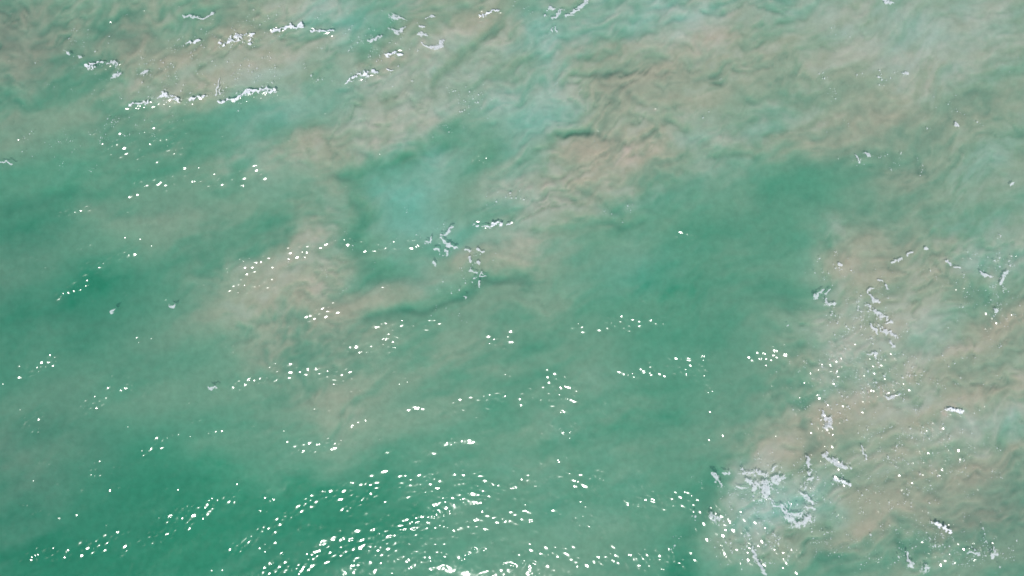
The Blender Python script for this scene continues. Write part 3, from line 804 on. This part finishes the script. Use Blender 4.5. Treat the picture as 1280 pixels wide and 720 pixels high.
    (S_, [([(596, 310), (602, 315)], [1.7, 1.4])], 'slanting foam dash, rightmost of the scattered pieces near the middle'),
    (P_, [([(588, 322), (589, 327)], [2.1, 1.7])], 'diamond-shaped foam fleck below the flat dash'),
    (P_, [([(598, 327), (600, 330)], [1.6, 1.3])], 'small upright foam fleck right of the diamond-shaped fleck'),
    (P_, [([(588, 338), (595, 341)], [1.6, 2])], 'oval foam fleck over the dark streak near the middle'),
    (S_, [([(599, 344), (609, 344)], [.9, .9]), ([(600, 343), (602, 340), (605, 342)], [.8, .9, .7])], 'thin foam line with a little loop over the dark streak'),
    (S_, [([(592, 349), (596, 347)], [1.3, 1.1])], 'tiny slanting foam dash over the dark streak'),
    (S_, [([(599, 352), (598, 355), (600, 358)], [1.3, 1, 1])], 'tiny hook of foam below the thin foam line'),
    (P_, [([(543, 328), (545, 331)], [1.5, 1.9])], 'forked foam fleck below the left of the bent streak'),
    (P_, [([(580, 371), (582, 373)], [1.8, 1.9])], 'lone foam fleck below the dark streak near the middle'),
    (C_, [([(593, 281), (600, 282)], [1.8, 1.6]), ([(605, 283), (613, 283), (621, 280), (628, 280)], [1.4, 2.2, 2.2, 1.7]), ([(633, 281), (639, 281)], [1.8, 1.7])], 'white broken crest with painted sun glint right of the bent foam streak'),
    (P_, [([(212, 384), (216, 384), (220, 381)], [1.7, 2.1, 1])], 'pale grey foam fleck at the left edge of the dull brown cloud'),
    (P_, [([(260, 484), (265, 486), (270, 484)], [1.5, 2, 1.5])], 'ring-like foam patch left of the long bright glint row'),
    (S_, [([(138, 391), (143, 388), (146, 387)], [1.2, 1.5, 1.1])], 'thin looped foam wisp in the deep green water at left'),
    (S_, [([(0, 203), (8, 202), (15, 205)], [1, 1.2, 1])], 'thin foam thread at the left edge'),
]
for name, limbs, lab in FOAM:
    big = max(max(r) for _, r in limbs)
    crest = name == C_
    me = foam_mesh(name, limbs, M_CREST if crest else M_FOAM, 1.3 if crest else 0.6, (0.75 if crest else 0.55) if big > 3 else 0, 0.010 if crest else 0.006)
    link(name, me, None, lab, 'foam', 'foam floating on the water')

def flecks(lab, spots, seed):
    r = np.random.default_rng(seed)
    V_, F_ = [], []
    nv = 0
    for cx, cy_, rx, ry, n, size in spots:
        fx, fy, left = [], [], int(n * 1.25)                      # bubbles gather in little strings and clusters
        while left > 0:
            k = min(left, int(r.integers(1, 7)))
            ox, oy = r.normal(0, .55, 2)
            an = r.uniform(0, math.pi)
            for _ in range(k):
                t = r.normal(0, 4.5)
                fx.append(cx + ox * rx + t * math.cos(an) + r.normal(0, 1.2)); fy.append(cy_ + oy * ry + t * math.sin(an) + r.normal(0, 1.2))
            left -= k
        for x, y in zip(fx, fy):
            if not (-60 < x < 1340 and -60 < y < 780): continue
            rad = 0.8 * size * float(np.clip(r.lognormal(-0.25, 0.5), 0.3, 2.2)); el = r.uniform(1, 2.0); an = r.uniform(0, math.pi)
            th = np.linspace(0, 2 * math.pi, 8)[:-1] + r.uniform(0, 1)
            q = rad * r.uniform(0.65, 1.2, 7)
            ex, ey = q * np.cos(th) * el ** .5, q * np.sin(th) / el ** .5
            X = np.concatenate([[x], x + ex * math.cos(an) - ey * math.sin(an)]); Y = np.concatenate([[y], y + ex * math.sin(an) + ey * math.cos(an)])
            z = h_at(X, Y) + np.array([0.010] + [0.004] * 7)
            xw, yw = to_world(X, Y)
            V_.append(np.stack([xw, yw, z], 1))
            F_.append(np.array([[nv, nv + 1 + (i + 1) % 7, nv + 1 + i] for i in range(7)]))
            nv += 8
    link('foam_flecks', mesh_from('foam_flecks', np.concatenate(V_), np.concatenate(F_), M_FLECK, film=np.tile([1.0] + [0.35] * 7, len(F_))), 'stuff', lab, 'foam flecks')

flecks('fine foam bubbles sprinkled around the wavelets at upper left', [(110, 70, 55, 40, 90, .6), (200, 100, 70, 35, 170, .6), (235, 60, 40, 30, 60, .55), (160, 155, 60, 22, 80, .6), (300, 70, 60, 35, 110, .6), (60, 180, 60, 16, 50, .6), (330, 30, 60, 20, 40, .6), (290, 105, 60, 20, 60, .7), (95, 190, 60, 25, 20, .7)], 1)
flecks('fine foam bubbles scattered over the plumes near the top middle', [(480, 45, 55, 35, 90, .75), (585, 122, 30, 24, 80, .65), (440, 80, 60, 30, 40, .7), (660, 20, 30, 14, 20, .6), (555, 165, 40, 16, 16, .6), (720, 140, 60, 70, 20, .5), (870, 95, 40, 50, 12, .6), (390, 95, 40, 20, 20, .9)], 2)
flecks('small foam dots dusted over the hazy plume at upper right', [(1085, 92, 40, 14, 24, .8), (1035, 118, 20, 9, 14, .7), (1055, 38, 14, 9, 18, .5), (1110, 200, 55, 14, 30, .7), (1180, 140, 50, 40, 22, .8), (1120, 20, 20, 10, 16, .5), (1260, 80, 20, 20, 12, .5), (1040, 160, 60, 20, 10, .6)], 3)
flecks('small foam dots around the bent foam streak near the middle', [(575, 330, 40, 35, 50, .7), (628, 245, 22, 9, 22, .8), (545, 300, 40, 20, 20, .6), (560, 385, 30, 16, 12, .7), (770, 262, 40, 14, 14, .7), (420, 330, 70, 30, 30, .6), (500, 285, 30, 20, 14, .6)], 4)
flecks('dense foam bubbles strewn over the brown cloud on the right', [(1060, 345, 55, 25, 50, .8), (1245, 330, 35, 40, 90, .75), (1248, 385, 22, 40, 60, .8), (1090, 410, 50, 45, 120, .75), (1055, 400, 30, 30, 50, .8), (1130, 470, 45, 35, 110, .7), (1040, 490, 40, 50, 130, .85), (1180, 470, 20, 30, 40, .65), (1190, 360, 40, 30, 30, .7), (1100, 480, 40, 30, 60, .9)], 5)
flecks('dense foam bubbles strewn around the largest foam patches at lower right', [(950, 620, 55, 45, 190, .8), (1015, 615, 45, 40, 170, .8), (930, 685, 55, 28, 120, 1.0), (1100, 570, 55, 50, 170, .75), (1110, 620, 60, 40, 90, .75), (1200, 570, 60, 60, 100, .7), (1170, 690, 80, 24, 140, .95), (1240, 690, 40, 24, 70, 1.0), (1030, 670, 70, 30, 70, .7), (1160, 540, 40, 30, 50, .8)], 6)
flecks('fine shimmering bubble dust all over the right-hand brown cloud', [(1060, 470, 60, 90, 260, .42), (1150, 560, 90, 90, 380, .42), (1210, 400, 60, 70, 200, .42), (960, 650, 70, 50, 220, .42), (1150, 670, 110, 40, 260, .42), (1080, 370, 70, 40, 140, .42)], 7)
